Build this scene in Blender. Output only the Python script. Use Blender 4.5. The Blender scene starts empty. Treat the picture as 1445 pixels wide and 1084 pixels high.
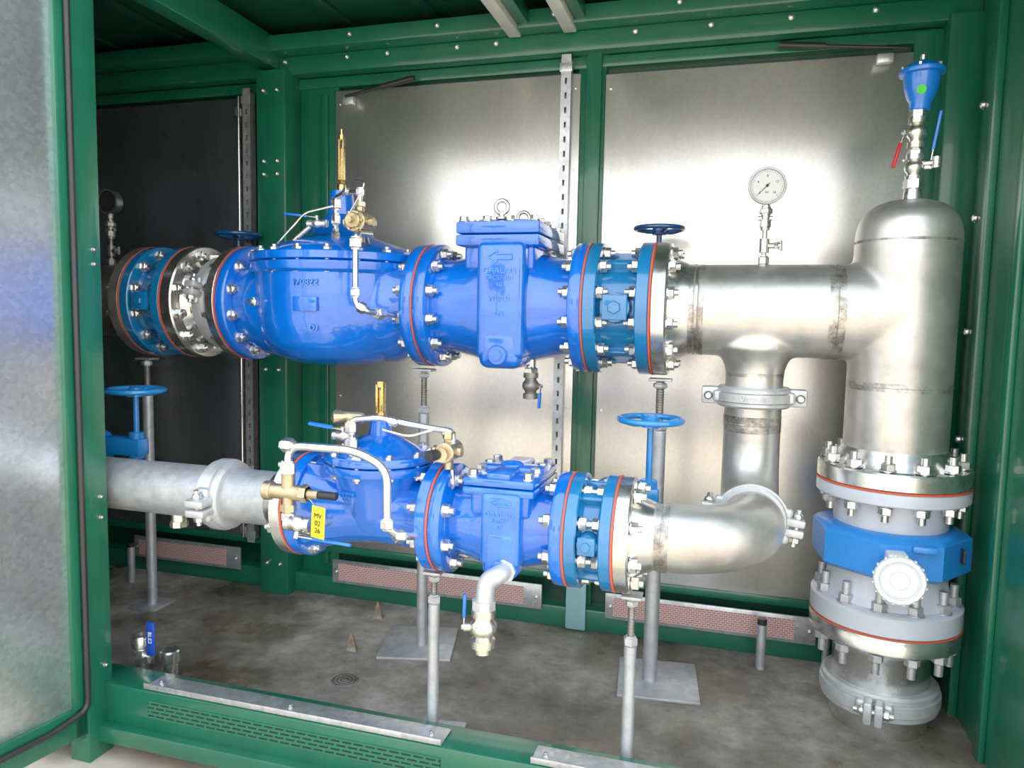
import bpy, bmesh, math, random
from mathutils import Vector, Matrix
random.seed(4)
rad=math.radians
scene=bpy.context.scene
col=scene.collection
V=Vector
ROOT={}

# ------------------------------------------------------------ materials
def nodes(name):
    m=bpy.data.materials.new(name); m.use_nodes=True
    nt=m.node_tree; b=nt.nodes['Principled BSDF']
    return m,nt,b
def noise(nt,scale,detail=4,rough=.55,vec=None):
    tc=nt.nodes.new('ShaderNodeTexCoord'); n=nt.nodes.new('ShaderNodeTexNoise')
    n.inputs['Scale'].default_value=scale; n.inputs['Detail'].default_value=detail; n.inputs['Roughness'].default_value=rough
    nt.links.new(tc.outputs['Object'],n.inputs['Vector']); return n
def ramp(nt,src,stops):
    r=nt.nodes.new('ShaderNodeValToRGB'); e=r.color_ramp.elements
    while len(e)<len(stops): e.new(.5)
    for el,(p,c) in zip(e,stops):
        el.position=p; el.color=(c[0],c[1],c[2],1) if not isinstance(c,(int,float)) else (c,c,c,1)
    nt.links.new(src,r.inputs['Fac']); return r
def mul(nt,a,b_,f=1.0,mode='MULTIPLY'):
    mx=nt.nodes.new('ShaderNodeMix'); mx.data_type='RGBA'; mx.blend_type=mode; mx.inputs[0].default_value=f
    nt.links.new(a,mx.inputs[6]); nt.links.new(b_,mx.inputs[7]); return mx.outputs[2]
def bump(nt,b,src,strength=.1,dist=.01):
    k=nt.nodes.new('ShaderNodeBump'); k.inputs['Strength'].default_value=strength; k.inputs['Distance'].default_value=dist
    nt.links.new(src,k.inputs['Height']); nt.links.new(k.outputs['Normal'],b.inputs['Normal'])
def paint(name,c,rough=.25,coat=.6,var=.12,bmp=.15,bs=60):
    m,nt,b=nodes(name)
    n=noise(nt,9,5)
    r=ramp(nt,n.outputs['Fac'],[(.3,[x*(1-var) for x in c]),(.7,[min(1,x*(1+var)) for x in c])])
    nt.links.new(r.outputs['Color'],b.inputs['Base Color'])
    b.inputs['Roughness'].default_value=rough
    b.inputs['Coat Weight'].default_value=coat; b.inputs['Coat Roughness'].default_value=.05
    n2=noise(nt,bs,3); bump(nt,b,n2.outputs['Fac'],bmp,.004)
    return m
def metal(name,c1,c2,r1=.25,r2=.45,scale=14,metallic=.95,bmp=.05,dark=None):
    m,nt,b=nodes(name)
    n=noise(nt,scale,6,.65)
    st=[(.3,c1),(.65,c2)]
    if dark: st=[(.26,dark),(.42,c1),(.64,c2)]
    r=ramp(nt,n.outputs['Fac'],st)
    nt.links.new(r.outputs['Color'],b.inputs['Base Color'])
    n3=noise(nt,scale*2.3,5)
    r2_=ramp(nt,n3.outputs['Fac'],[(.3,r1),(.7,r2)])
    nt.links.new(r2_.outputs['Color'],b.inputs['Roughness'])
    b.inputs['Metallic'].default_value=metallic
    n2=noise(nt,90,3); bump(nt,b,n2.outputs['Fac'],bmp,.003)
    return m
BLUE=paint('bright_blue_enamel',(.001,.125,.62),.20,1.0,.15,.32,45)
TEAL=paint('valve_blue_enamel',(.004,.15,.38),.25,.8,.12,.2,60)
WHEELB=paint('handwheel_blue',(.006,.19,.52),.3,.6)
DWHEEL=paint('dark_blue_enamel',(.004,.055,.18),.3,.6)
GREEN=paint('green_frame_paint',(.006,.112,.060),.32,.35,.12,.06,30)
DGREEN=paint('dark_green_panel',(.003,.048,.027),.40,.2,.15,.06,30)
GREYP=paint('light_grey_enamel',(.46,.50,.56),.35,.4,.08,.1)
WHITEP=paint('white_plastic',(.64,.66,.66),.35,.3,.03,.02)
DIALW=paint('white_dial',(.56,.57,.56),.5,.0,.02,.0)
STEEL=metal('stainless_pipe',(.53,.51,.475),(.69,.67,.635),.32,.48,6,.86,.05,dark=(.38,.355,.315))
FLG=metal('machined_flange_steel',(.62,.60,.56),(.76,.75,.72),.18,.32,10,.97,.02)
BOLT=metal('zinc_bolt_steel',(.55,.55,.53),(.75,.74,.71),.2,.38,30,.95,.03)
GALV=metal('galvanised_pipe',(.38,.40,.42),(.56,.58,.60),.4,.6,22,.7,.06)
CAST=metal('cast_grey_coupling',(.44,.46,.47),(.62,.64,.65),.38,.55,16,.55,.25)
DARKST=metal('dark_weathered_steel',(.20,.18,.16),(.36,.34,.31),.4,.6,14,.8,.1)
RIMST=metal('dark_rim_steel',(.24,.24,.24),(.34,.34,.34),.3,.4,14,.9,.02)
BRASS=metal('brass',(.55,.38,.12),(.75,.56,.24),.18,.35,30,.97,.03)
BRONZE=metal('dull_bronze',(.42,.33,.19),(.62,.51,.33),.28,.45,24,.9,.06)
NICKEL=metal('nickel_brass',(.60,.56,.48),(.74,.70,.62),.2,.35,20,.95,.03)
TUBE=metal('bright_tube_steel',(.66,.66,.64),(.80,.80,.78),.15,.28,20,.96,.02)
GASK=paint('red_rubber_gasket',(.52,.08,.035),.6,0,.1,.02)
BLACK=paint('black_rubber',(.012,.012,.013),.5,.1,.1,.05)
YEL=paint('yellow_tag',(.84,.62,.01),.5,.1,.05,.0)
REDP=paint('red_lever_grip',(.55,.015,.015),.35,.3)
BLUEP=paint('blue_lever_grip',(.006,.15,.62),.35,.3)
GRND=paint('green_sticker',(.04,.58,.03),.5,.0,.02,.0)
CREAM=paint('cream_joist_paint',(.58,.59,.51),.45,.2,.08,.05)
INK=paint('black_print',(.01,.01,.012),.6,0,.0,.0)
WINK=paint('white_print',(.7,.72,.76),.6,0,.0,.0)

def galv_sheet(name,base=(.85,.83,.785),r0=.30,r1=.34,met=.93,con=.03,sc=100,streak=.96,mottle=(.90,.86,.79),warp=.3):
    m,nt,b=nodes(name)
    tc=nt.nodes.new('ShaderNodeTexCoord'); v=nt.nodes.new('ShaderNodeTexVoronoi'); v.inputs['Scale'].default_value=sc
    nt.links.new(tc.outputs['Object'],v.inputs['Vector'])
    bw=nt.nodes.new('ShaderNodeRGBToBW'); nt.links.new(v.outputs['Color'],bw.inputs['Color'])
    r=ramp(nt,bw.outputs['Val'],[(.2,[x*(1-con) for x in base]),(.8,[min(1,x*(1+con)) for x in base])])
    n=noise(nt,1.3,4,.5)
    r2=ramp(nt,n.outputs['Fac'],[(.34,mottle),(.50,(.96,.96,.955)),(.62,(1,1,1))])  # noise mottling in the base colour, added to imitate mottled reflections
    mp=nt.nodes.new('ShaderNodeMapping'); mp.inputs['Scale'].default_value=(20,20,1.2); nt.links.new(tc.outputs['Object'],mp.inputs['Vector'])
    n4=nt.nodes.new('ShaderNodeTexNoise'); n4.inputs['Scale'].default_value=1; n4.inputs['Detail'].default_value=3; nt.links.new(mp.outputs[0],n4.inputs['Vector'])
    r4=ramp(nt,n4.outputs['Fac'],[(.3,streak),(.7,1.0)])
    c=mul(nt,mul(nt,r.outputs['Color'],r2.outputs['Color']),r4.outputs['Color'])
    nt.links.new(c,b.inputs['Base Color'])
    n5=noise(nt,2.4,3,.5)
    rr=ramp(nt,n5.outputs['Fac'],[(.3,r0),(.7,r1)])
    nt.links.new(rr.outputs['Color'],b.inputs['Roughness']); b.inputs['Metallic'].default_value=met
    n2=noise(nt,2.2,1); bump(nt,b,n2.outputs['Fac'],warp,.03)
    return m
SHEET=galv_sheet('galvanised_sheet')
DOORSH=galv_sheet('door_galvanised_sheet',(.80,.83,.87),.26,.32,.90,.09,80,.95,(.90,.92,.95),.4)
STRIP=galv_sheet('galvanised_strip',(.64,.66,.68),.28,.5,.8,.12,60,.9,(.7,.7,.7),.2)
DSHEET=galv_sheet('shade_toned_galvanised_sheet',(.36,.40,.44),.24,.32,.92,.03,120,.92,(.75,.72,.68),.4)  # darker bluish copy of the galvanised sheet; bay shade put into the colour

def brickmat(name,c1,c2,mortar,bw,rh,ms,metal_=.0):
    m,nt,b=nodes(name)
    tc=nt.nodes.new('ShaderNodeTexCoord'); sp=nt.nodes.new('ShaderNodeSeparateXYZ'); cb=nt.nodes.new('ShaderNodeCombineXYZ')
    nt.links.new(tc.outputs['Object'],sp.inputs[0]); nt.links.new(sp.outputs['X'],cb.inputs['X']); nt.links.new(sp.outputs['Z'],cb.inputs['Y'])
    t=nt.nodes.new('ShaderNodeTexBrick'); nt.links.new(cb.outputs[0],t.inputs['Vector'])
    t.inputs['Scale'].default_value=1; t.inputs['Brick Width'].default_value=bw; t.inputs['Row Height'].default_value=rh
    t.inputs['Mortar Size'].default_value=ms; t.inputs['Mortar Smooth'].default_value=.1
    t.inputs['Color1'].default_value=(*c1,1); t.inputs['Color2'].default_value=(*c2,1); t.inputs['Mortar'].default_value=(*mortar,1)
    nt.links.new(t.outputs['Color'],b.inputs['Base Color']); b.inputs['Roughness'].default_value=.5; b.inputs['Metallic'].default_value=metal_
    return m
LOUV=brickmat('perforated_vent_sheet',(.36,.12,.095),(.42,.16,.13),(.58,.45,.42),.016,.0075,.0017,.1)
SLOT=brickmat('slotted_green_sheet',(.002,.010,.006),(.003,.014,.008),(.008,.13,.07),.034,.012,.0035)

def concrete(name,cs,scale=1.6,rlo=.45,rhi=.8,fine=.62,patch=(.72,.69,.63),ps=(.38,.58)):
    m,nt,b=nodes(name)
    n=noise(nt,scale,9,.62); r=ramp(nt,n.outputs['Fac'],[(.36,cs[0]),(.47,cs[1]),(.58,cs[2])])
    n2=noise(nt,scale*9,7,.72); r2=ramp(nt,n2.outputs['Fac'],[(.32,fine),(.62,1.0)])
    n3=noise(nt,scale*.55,5,.62); r5=ramp(nt,n3.outputs['Fac'],[(ps[0],patch),(ps[1],(1,1,1))])
    c=mul(nt,mul(nt,r.outputs['Color'],r2.outputs['Color'],.9),r5.outputs['Color'])
    nt.links.new(c,b.inputs['Base Color'])
    r3=ramp(nt,n3.outputs['Fac'],[(.40,rlo),(.52,rhi)]); nt.links.new(r3.outputs['Color'],b.inputs['Roughness'])
    bump(nt,b,n2.outputs['Fac'],.35,.006)
    return m
FLOORM=concrete('stained_concrete',[(.145,.125,.10),(.245,.222,.185),(.40,.37,.32)],2.2,.14,.70,.58,(.48,.43,.36),(.42,.53))
GROUNDM=concrete('pale_concrete_yard',[(.46,.385,.30),(.56,.48,.385),(.66,.58,.48)],1.2,.6,.9,.8,(.80,.77,.72))
STONE=concrete('stone_chip',[(.20,.15,.10),(.30,.23,.16),(.40,.32,.24)],20)

def weldmat():
    m,nt,b=nodes('heat_tinted_weld')
    n=noise(nt,13,8,.75)
    r=ramp(nt,n.outputs['Fac'],[(.35,(.20,.17,.135)),(.6,(.42,.37,.30))])
    nt.links.new(r.outputs['Color'],b.inputs['Base Color']); b.inputs['Metallic'].default_value=.85; b.inputs['Roughness'].default_value=.45
    a=ramp(nt,n.outputs['Fac'],[(.38,.65),(.54,.0)]); nt.links.new(a.outputs['Color'],b.inputs['Alpha'])
    return m
TINT=weldmat()

# ------------------------------------------------------------ builder
AX={'X':(V((1,0,0)),V((0,1,0)),V((0,0,1))),'Y':(V((0,1,0)),V((0,0,1)),V((1,0,0))),'Z':(V((0,0,1)),V((1,0,0)),V((0,1,0)))}
def frame(ax):
    if isinstance(ax,str): return AX[ax]
    d=V(ax).normalized(); h=V((0,0,1)) if abs(d.z)<.9 else V((1,0,0))
    u=d.cross(h).normalized(); return d,u,d.cross(u)
class B:
    def __init__(s): s.bm=bmesh.new(); s.mi=0
    def face(s,vs):
        try:
            f=s.bm.faces.new(vs); f.material_index=s.mi; f.smooth=True; return f
        except ValueError: return None
    def rings(s,rs,cap=True):
        vv=[[s.bm.verts.new(p) for p in r] for r in rs]
        for a,b in zip(vv,vv[1:]):
            if len(a)==1 and len(b)==1: continue
            if len(a)==1:
                for i in range(len(b)): s.face((a[0],b[i],b[(i+1)%len(b)]))
            elif len(b)==1:
                for i in range(len(a)): s.face((a[i],a[(i+1)%len(a)],b[0]))
            else:
                n=len(a)
                for i in range(n): s.face((a[i],a[(i+1)%n],b[(i+1)%n],b[i]))
        if cap:
            if len(vv[0])>2: s.face(vv[0])
            if len(vv[-1])>2: s.face(vv[-1][::-1])
        return s
    def lathe(s,prof,c=(0,0,0),ax='Z',n=40,ph=0,sy=1,cap=True):
        d,u,v=frame(ax); c=V(c); rs=[]
        for t,r in prof:
            if r<=1e-6: rs.append([c+d*t])
            else: rs.append([c+d*t+u*(r*math.cos(ph+2*math.pi*i/n))+v*(r*sy*math.sin(ph+2*math.pi*i/n)) for i in range(n)])
        return s.rings(rs,cap)
    def cyl(s,p0,p1,r,r2=None,n=24,ch=0):
        p0=V(p0);p1=V(p1);L=(p1-p0).length;r2=r if r2 is None else r2
        if ch: pr=[(0,r-ch),(ch,r),(L-ch,r2),(L,r2-ch)]
        else: pr=[(0,r),(L,r2)]
        return s.lathe(pr,p0,p1-p0,n)
    def hex(s,p0,p1,r): 
        p0=V(p0);p1=V(p1);L=(p1-p0).length;c=r*.12
        return s.lathe([(0,r-c),(c,r),(L-c,r),(L,r-c)],p0,p1-p0,6,ph=random.random())
    def ball(s,c,r,sc=(1,1,1),n=20):
        c=V(c);rs=[]
        m=n//2
        for j in range(m+1):
            t=math.pi*j/m
            if j in(0,m): rs.append([c+V((0,0,-r*sc[2]*math.cos(t)))])
            else: rs.append([c+V((r*sc[0]*math.sin(t)*math.cos(2*math.pi*i/n),r*sc[1]*math.sin(t)*math.sin(2*math.pi*i/n),-r*sc[2]*math.cos(t))) for i in range(n)])
        return s.rings(rs,False)
    def box(s,c,size,bev=.003,rot=None,seg=2):
        M=Matrix.Translation(V(c))
        if rot is not None: M=M@rot.to_4x4()
        M=M@Matrix.Diagonal((size[0],size[1],size[2],1))
        r=bmesh.ops.create_cube(s.bm,size=1,matrix=M)
        es=set(); 
        for v in r['verts']:
            for e in v.link_edges: es.add(e)
        for v in r['verts']:
            for f in v.link_faces: f.material_index=s.mi; f.smooth=True
        if bev>0:
            o=bmesh.ops.bevel(s.bm,geom=list(es),offset=min(bev,min(size)*.45),segments=seg,affect='EDGES',profile=.5)
            for f in o['faces']: f.material_index=s.mi; f.smooth=True
        return s
    def tube(s,pts,r,fil=.02,n=12,seg=6):
        pts=[V(p) for p in pts]
        path=[pts[0]]
        for i in range(1,len(pts)-1):
            a,b,c=pts[i-1],pts[i],pts[i+1]
            d1=(a-b);d2=(c-b);f=min(fil,d1.length*.49,d2.length*.49)
            p1=b+d1.normalized()*f;p2=b+d2.normalized()*f
            for k in range(seg+1):
                t=k/seg; path.append(p1*(1-t)**2+b*2*t*(1-t)+p2*t*t)
        path.append(pts[-1])
        m=len(path)
        def tan(i):
            if i==0: return (path[1]-path[0]).normalized()
            if i==m-1: return (path[-1]-path[-2]).normalized()
            return (path[i+1]-path[i-1]).normalized()
        d,u,v=frame(tuple(tan(0))); rs=[]
        for i in range(m):
            t=tan(i); u=(u-t*u.dot(t)).normalized(); w=t.cross(u)
            rs.append([path[i]+u*(r*math.cos(2*math.pi*k/n))+w*(r*math.sin(2*math.pi*k/n)) for k in range(n)])
        return s.rings(rs)
    def torus(s,c,R,r,ax='Z',n=40,m=12):
        d,u,v=frame(ax);c=V(c)
        vv=[]
        for i in range(n):
            a=2*math.pi*i/n; e=u*math.cos(a)+v*math.sin(a)
            vv.append([s.bm.verts.new(c+e*(R+r*math.cos(2*math.pi*k/m))+d*(r*math.sin(2*math.pi*k/m))) for k in range(m)])
        for i in range(n):
            a=vv[i];b=vv[(i+1)%n]
            for k in range(m): s.face((a[k],a[(k+1)%m],b[(k+1)%m],b[k]))
        return s
    def ring(s,c,ro,ri,t,ax='Z',n=48,ch=.002):
        d,u,v=frame(ax);c=V(c);pr=[(0,ri),(0,ro-ch),(ch,ro),(t-ch,ro),(t,ro-ch),(t,ri),(0,ri)]
        rs=[[c+d*a+u*(r*math.cos(2*math.pi*i/n))+v*(r*math.sin(2*math.pi*i/n)) for i in range(n)] for a,r in pr]
        return s.rings(rs,False)
    def elbow(s,c,e1,e2,R,r,n=36,seg=16,a0=0,a1=90):
        c=V(c);e1=V(e1);e2=V(e2);up=e1.cross(e2);rs=[]
        for k in range(seg+1):
            a=rad(a0+(a1-a0)*k/seg);e=e1*math.cos(a)+e2*math.sin(a);p=c+e*R
            rs.append([p+e*(r*math.cos(2*math.pi*i/n))+up*(r*math.sin(2*math.pi*i/n)) for i in range(n)])
        return s.rings(rs)
    def obj(s,name,mats,parent=None,label=None,sharp=38):
        bmesh.ops.recalc_face_normals(s.bm,faces=s.bm.faces)
        me=bpy.data.meshes.new(name)
        o=bpy.data.objects.new(name,me); col.objects.link(o)
        if parent is not None:
            L=ROOT[parent.name]; bmesh.ops.translate(s.bm,verts=s.bm.verts,vec=-L); o.parent=parent; ROOT[o.name]=L
        s.bm.to_mesh(me); s.bm.free()
        me.set_sharp_from_angle(angle=rad(sharp))
        for m in (mats if isinstance(mats,(list,tuple)) else [mats]): me.materials.append(m)
        if label: o['label']=label
        return o
def fuse(o,vox,it):
    """weld overlapping solids of one part into a single smooth skin"""
    r=o.modifiers.new('remesh','REMESH'); r.mode='VOXEL'; r.voxel_size=vox; r.use_smooth_shade=True
    s=o.modifiers.new('smooth','SMOOTH'); s.iterations=it; s.factor=.5
def thing(name,label,cat,loc,group=None):
    e=bpy.data.objects.new(name,None); e.empty_display_size=.05; e.location=loc; col.objects.link(e)
    e['label']=label; e['category']=cat
    if group: e['group']=group
    ROOT[e.name]=V(loc); return e
def solo(o,label,cat,group=None):
    me=o.data
    xs=[v.co for v in me.vertices]; mn=V((min(v.x for v in xs),min(v.y for v in xs),min(v.z for v in xs))); mx=V((max(v.x for v in xs),max(v.y for v in xs),max(v.z for v in xs)))
    base=V(((mn.x+mx.x)/2,(mn.y+mx.y)/2,mn.z))
    me.transform(Matrix.Translation(-V(base))); o.location=base
    o['label']=label;o['category']=cat
    if group:o['group']=group
    return o
def struct(b,name,mat):
    o=b.obj(name,mat); o['kind']='structure'; ROOT[o.name]=V((0,0,0)); return o
def inst(me,name,parent,pos,rot=None):
    o=bpy.data.objects.new(name,me); o.parent=parent; o.location=V(pos)-ROOT[parent.name]
    if rot is not None: o.rotation_euler=rot
    col.objects.link(o); return o
def text_mesh(txt,size,depth,name,mat,parent,pos,rot,align='CENTER',label=None):
    cu=bpy.data.curves.new('t','FONT'); cu.body=txt; cu.size=size; cu.extrude=depth; cu.align_x=align; cu.align_y='CENTER'
    t=bpy.data.objects.new('t',cu); col.objects.link(t)
    bpy.context.view_layer.update()
    me=bpy.data.meshes.new_from_object(t.evaluated_get(bpy.context.evaluated_depsgraph_get()))
    bpy.data.objects.remove(t)
    me.materials.clear(); me.materials.append(mat)
    o=bpy.data.objects.new(name,me); o.parent=parent; o.location=V(pos)-ROOT[parent.name]; o.rotation_euler=rot; col.objects.link(o)
    if label:o['label']=label
    return o
def tmpl(b,mat):
    o=b.obj('m',mat); me=o.data; bpy.data.objects.remove(o); return me
_bm={}
def studmesh(L,hr,nt_,sr,ax,mat,ext):
    k=(round(L,4),hr,nt_,sr,ax,mat.name,ext)
    if k in _bm: return _bm[k]
    b=B(); d=frame(ax)[0]
    b.cyl(d*(-L/2-nt_-ext),d*(L/2+nt_+ext),sr,n=10)
    b.hex(d*(-L/2-nt_),d*(-L/2),hr); b.hex(d*(L/2),d*(L/2+nt_),hr)
    b.lathe([(0,hr*1.15),(.003,hr*1.15)],d*(-L/2-.003),ax,16); b.lathe([(0,hr*1.15),(.003,hr*1.15)],d*(L/2),ax,16)
    _bm[k]=tmpl(b,mat); return _bm[k]
def bolts(parent,c,ax,xa,xb,pcd,n,hr,nth=.02,sr=None,ext=.012,ph=None,mat=BOLT,name='stud_bolt'):
    d,u,v=frame(ax); L=xb-xa; me=studmesh(L,hr,nth,sr or hr*.55,ax,mat,ext); ph=math.pi/n if ph is None else ph
    for i in range(n):
        a=ph+2*math.pi*i/n
        p=V(c)+d*((xa+xb)/2)+u*(pcd*math.cos(a))+v*(pcd*math.sin(a))
        r=[0,0,0]; r['XYZ'.index(ax)]=random.uniform(0,1)
        inst(me,name,parent,p,tuple(r))
def flprof(xa,xb,R,r):
    ch=.003
    return [(xa,r),(xa,R-ch),(xa+ch,R),(xb-ch,R),(xb,R-ch),(xb,r)]
def fit(parent,p,d,r,L,mat=BOLT,name='tube_fitting'):
    p=V(p);d=V(d).normalized(); b=B(); c=r*.12
    b.lathe([(-L/2-L*.18,r*.72),(-L/2,r*.74),(-L/2,r-c),(-L/2+c,r),(L/2-c,r),(L/2,r-c),(L/2,r*.74),(L/2+L*.18,r*.72)],p,tuple(d),6,ph=.3)
    return b.obj(name,mat,parent,sharp=25)

UY,UZ=2.32,1.19
LY,LZ=1.79,.63
UC=(0,UY,UZ); LC=(0,LY,LZ)
# ------------------------------------------------------------ setting
X0,X1=-3.25,.70; YF,YB=1.66,2.72; ZC=2.27
b=B(); b.box(((X0+X1)/2,(YF+YB)/2+.02,-.05),(X1-X0,YB-YF,.10),0); struct(b,'floor',FLOORM)
b=B(); b.box((0,-2,-.2),(60,60,.1),0); struct(b,'ground_yard',GROUNDM)
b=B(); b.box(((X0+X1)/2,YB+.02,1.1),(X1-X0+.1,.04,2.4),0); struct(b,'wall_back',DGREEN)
b=B(); b.box((X1+.02,(YF+YB)/2,1.1),(.04,YB-YF+.1,2.4),0)
b.box((X1-.012,2.44,1.1),(.024,.09,2.3),.004); b.box((X1-.008,2.17,1.1),(.016,.05,2.3),.004)
wr=struct(b,'wall_right',GREEN)
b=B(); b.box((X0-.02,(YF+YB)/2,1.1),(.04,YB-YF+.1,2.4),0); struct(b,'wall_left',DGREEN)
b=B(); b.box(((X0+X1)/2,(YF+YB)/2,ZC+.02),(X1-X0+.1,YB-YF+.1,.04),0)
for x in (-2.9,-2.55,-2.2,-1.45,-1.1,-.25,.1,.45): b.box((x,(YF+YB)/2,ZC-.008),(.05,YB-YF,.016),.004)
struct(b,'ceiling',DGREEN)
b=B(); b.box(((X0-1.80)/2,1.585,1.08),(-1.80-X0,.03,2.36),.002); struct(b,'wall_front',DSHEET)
b=B(); b.box(((X0+X1)/2,YF+.03,2.24),(X1-X0,.1,.16),.006); struct(b,'trim_header',GREEN)
_sm={}
def screws(parent,pts,d=(0,-1,0),r=.009):
    k=(d,r)
    if k not in _sm:
        b=B(); b.lathe([(0,r*1.25),(.002,r*1.25),(.0021,r),(.008,r*.95),(.010,r*.5),(.0105,0)],(0,0,0),tuple(V(d)),10); _sm[k]=tmpl(b,BOLT)
    for p in pts: inst(_sm[k],'bolt_head',parent,p)
b=B(); b.box(((X0+X1)/2,2.675,2.125),(X1-X0,.09,.07),.006); b.box(((X0+X1)/2,2.64,2.19),(X1-X0,.16,.06),.006); b.box(((X0+X1)/2,2.705,2.068),(X1-X0,.04,.04),.003)
o=struct(b,'trim_top_beam',GREEN)
screws(o,[(x,2.63,2.14) for x in (-1.72,-1.45,-1.28,-1.0,-.85,-.35,-.1,.15,.4)]+[(x,2.56,2.195) for x in (-1.4,-1.05,-.62,-.2,.3)],r=.007)
b=B(); b.box((-1.755,2.65,1.05),(.13,.14,2.1),.006); o=struct(b,'trim_post',GREEN)
screws(o,[(x,2.578,z) for x in (-1.785,-1.725) for z in (2.02,1.75,1.70,.93,.13)],r=.007)
b=B(); b.box((-.495,2.69,1.05),(.055,.06,2.1),.004); b.box((-.505,2.703,1.05),(.10,.03,2.1),.004); struct(b,'trim_post',GREEN)
b=B(); b.box((.655,2.66,1.04),(.10,.12,2.12),.006); b.box((.57,2.695,1.04),(.09,.04,2.08),.004); o=struct(b,'trim_corner_post',GREEN)
screws(wr,[(X1-.0,2.64,z) for z in (1.80,1.47,1.14,.82)]+[(X1-.025,2.47,z) for z in (1.79,1.47,1.14,.82)],(-1,0,0),.011)
b=B(); b.box(((X0+X1)/2,2.685,.04),(X1-X0,.09,.08),.005); b.box(((X0+X1)/2,2.70,.185),(X1-X0,.05,.03),.003); struct(b,'trim_bottom_beam',GREEN)
b=B(); b.box((-1.605,2.708,1.05),(.17,.03,2.0),.003); b.box((-1.575,2.70,1.07),(.03,.045,1.9),.003); struct(b,'trim_door_frame',GREEN)
b=B(); b.box((-1.78,2.22,2.17),(.07,.9,.12),.005); o=struct(b,'trim_roof_beam',GREEN)
for x in (-.775,-.575):
    b=B(); b.box((x,2.2,2.185),(.045,.84,.07),.004); b.mi=1; b.box((x+.045,2.2,2.195),(.04,.84,.05),.003)
    o=b.obj('trim_roof_joist',[CREAM,GREEN]); o['kind']='structure'
RIV=B(); RIV.lathe([(0,.005),(.002,.0045),(.003,0)],(0,0,0),(0,-1,0),10); RIV=tmpl(RIV,BOLT)
def panel(xa,xb,za,zb,mat,label,stay=None,rod=None):
    t=thing('door_panel',label,'door panel',((xa+xb)/2,2.69,za))
    b=B(); b.box(((xa+xb)/2,2.685,(za+zb)/2),(xb-xa,.012,zb-za),.003)
    b.obj('sheet',mat,t)
    for k in range(7):
        for x in (xa+.018,xb-.018):
            inst(RIV,'rivet',t,(x,2.679,za+.05+(zb-za-.1)*k/6))
    if stay:
        xa_,za_,xb_,zb_=stay[:4]; d=V((xb_-xa_,0,zb_-za_)).normalized()
        b=B(); b.cyl((xa_,2.655,za_),(xb_,2.655,zb_),.006,n=10); b.cyl(V((xb_,2.655,zb_))-d*.14,(xb_,2.655,zb_),.011,n=12); s_=b.obj('door_stay',BLACK,t,'black gas strut stay')
        b=B(); b.box((stay[4],2.666,stay[5]),(.05,.025,.03),.004); b.obj('stay_bracket',STRIP,t)
    if rod:
        b=B(); b.cyl((rod,2.655,za),(rod,2.655,zb),.007,n=12); b.obj('lock_rod',TUBE,t)
        for z in (za+.03,(za+zb)/2,zb-.06):
            b=B(); b.box((rod,2.667,z),(.03,.03,.03),.004); b.obj('rod_guide',STRIP,t)
    return t
panel(-1.525,-.545,.20,2.03,SHEET,'large galvanised steel door lining sheet on the back wall',(-1.47,2.0,-1.18,2.05,-1.46,1.985))
panel(-.455,.535,.20,2.02,SHEET,'large galvanised steel door lining sheet beside the domed riser',(.50,2.025,.12,2.065,.44,2.0))
panel(-2.90,-1.93,.20,2.03,DSHEET,'galvanised door lining sheet with the bay shade toned into its colour',None,-1.955)
def vent(xa,xb):
    t=thing('vent_grille','long perforated vent grille strip with reddish slots at wall base','vent',((xa+xb)/2,2.63,.065),'vent grilles along the wall base')
    b=B(); b.box(((xa+xb)/2,2.628,.112),(xb-xa,.010,.095),.002); b.obj('frame',STRIP,t)
    b=B(); b.box(((xa+xb)/2-.02,2.6215,.112),(xb-xa-.10,.004,.068),.0); b.obj('perforated_sheet',LOUV,t)
    screws(t,[(xa+.02,2.6225,.112),(xb-.02,2.6225,.112)],r=.006)
for a in ((-2.50,-1.95),(-1.51,-.63),(-.39,.33)): vent(*a)
def strut(x,za,zb):
    t=thing('strut_channel','slotted galvanised steel channel fixed upright on the wall','channel',(x,2.66,za),'slotted wall channels')
    b=B(); b.box((x-.016,2.655,(za+zb)/2),(.004,.035,zb-za),.001); b.box((x+.016,2.655,(za+zb)/2),(.004,.035,zb-za),.001)
    n=int((zb-za)/.05)
    for i in range(n+1):
        z=za+(zb-za)*i/n; b.box((x,2.639,z),(.034,.004,.030),.0)
    b.box((x-.011,2.6385,(za+zb)/2),(.014,.004,zb-za),0); b.box((x+.011,2.6385,(za+zb)/2),(.014,.004,zb-za),0)
    b.mi=1; b.box((x,2.664,(za+zb)/2),(.028,.002,zb-za),0)
    b.obj('channel_body',[STRIP,GALV],t)
    for z,w in ((zb-.03,.045),(za+.02,.05)):
        b=B(); b.box((x,2.634,z),(w,.006,.03),.002); b.obj('bracket',STRIP,t)
strut(-.59,.20,2.07); strut(-1.905,.20,2.04)

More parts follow.
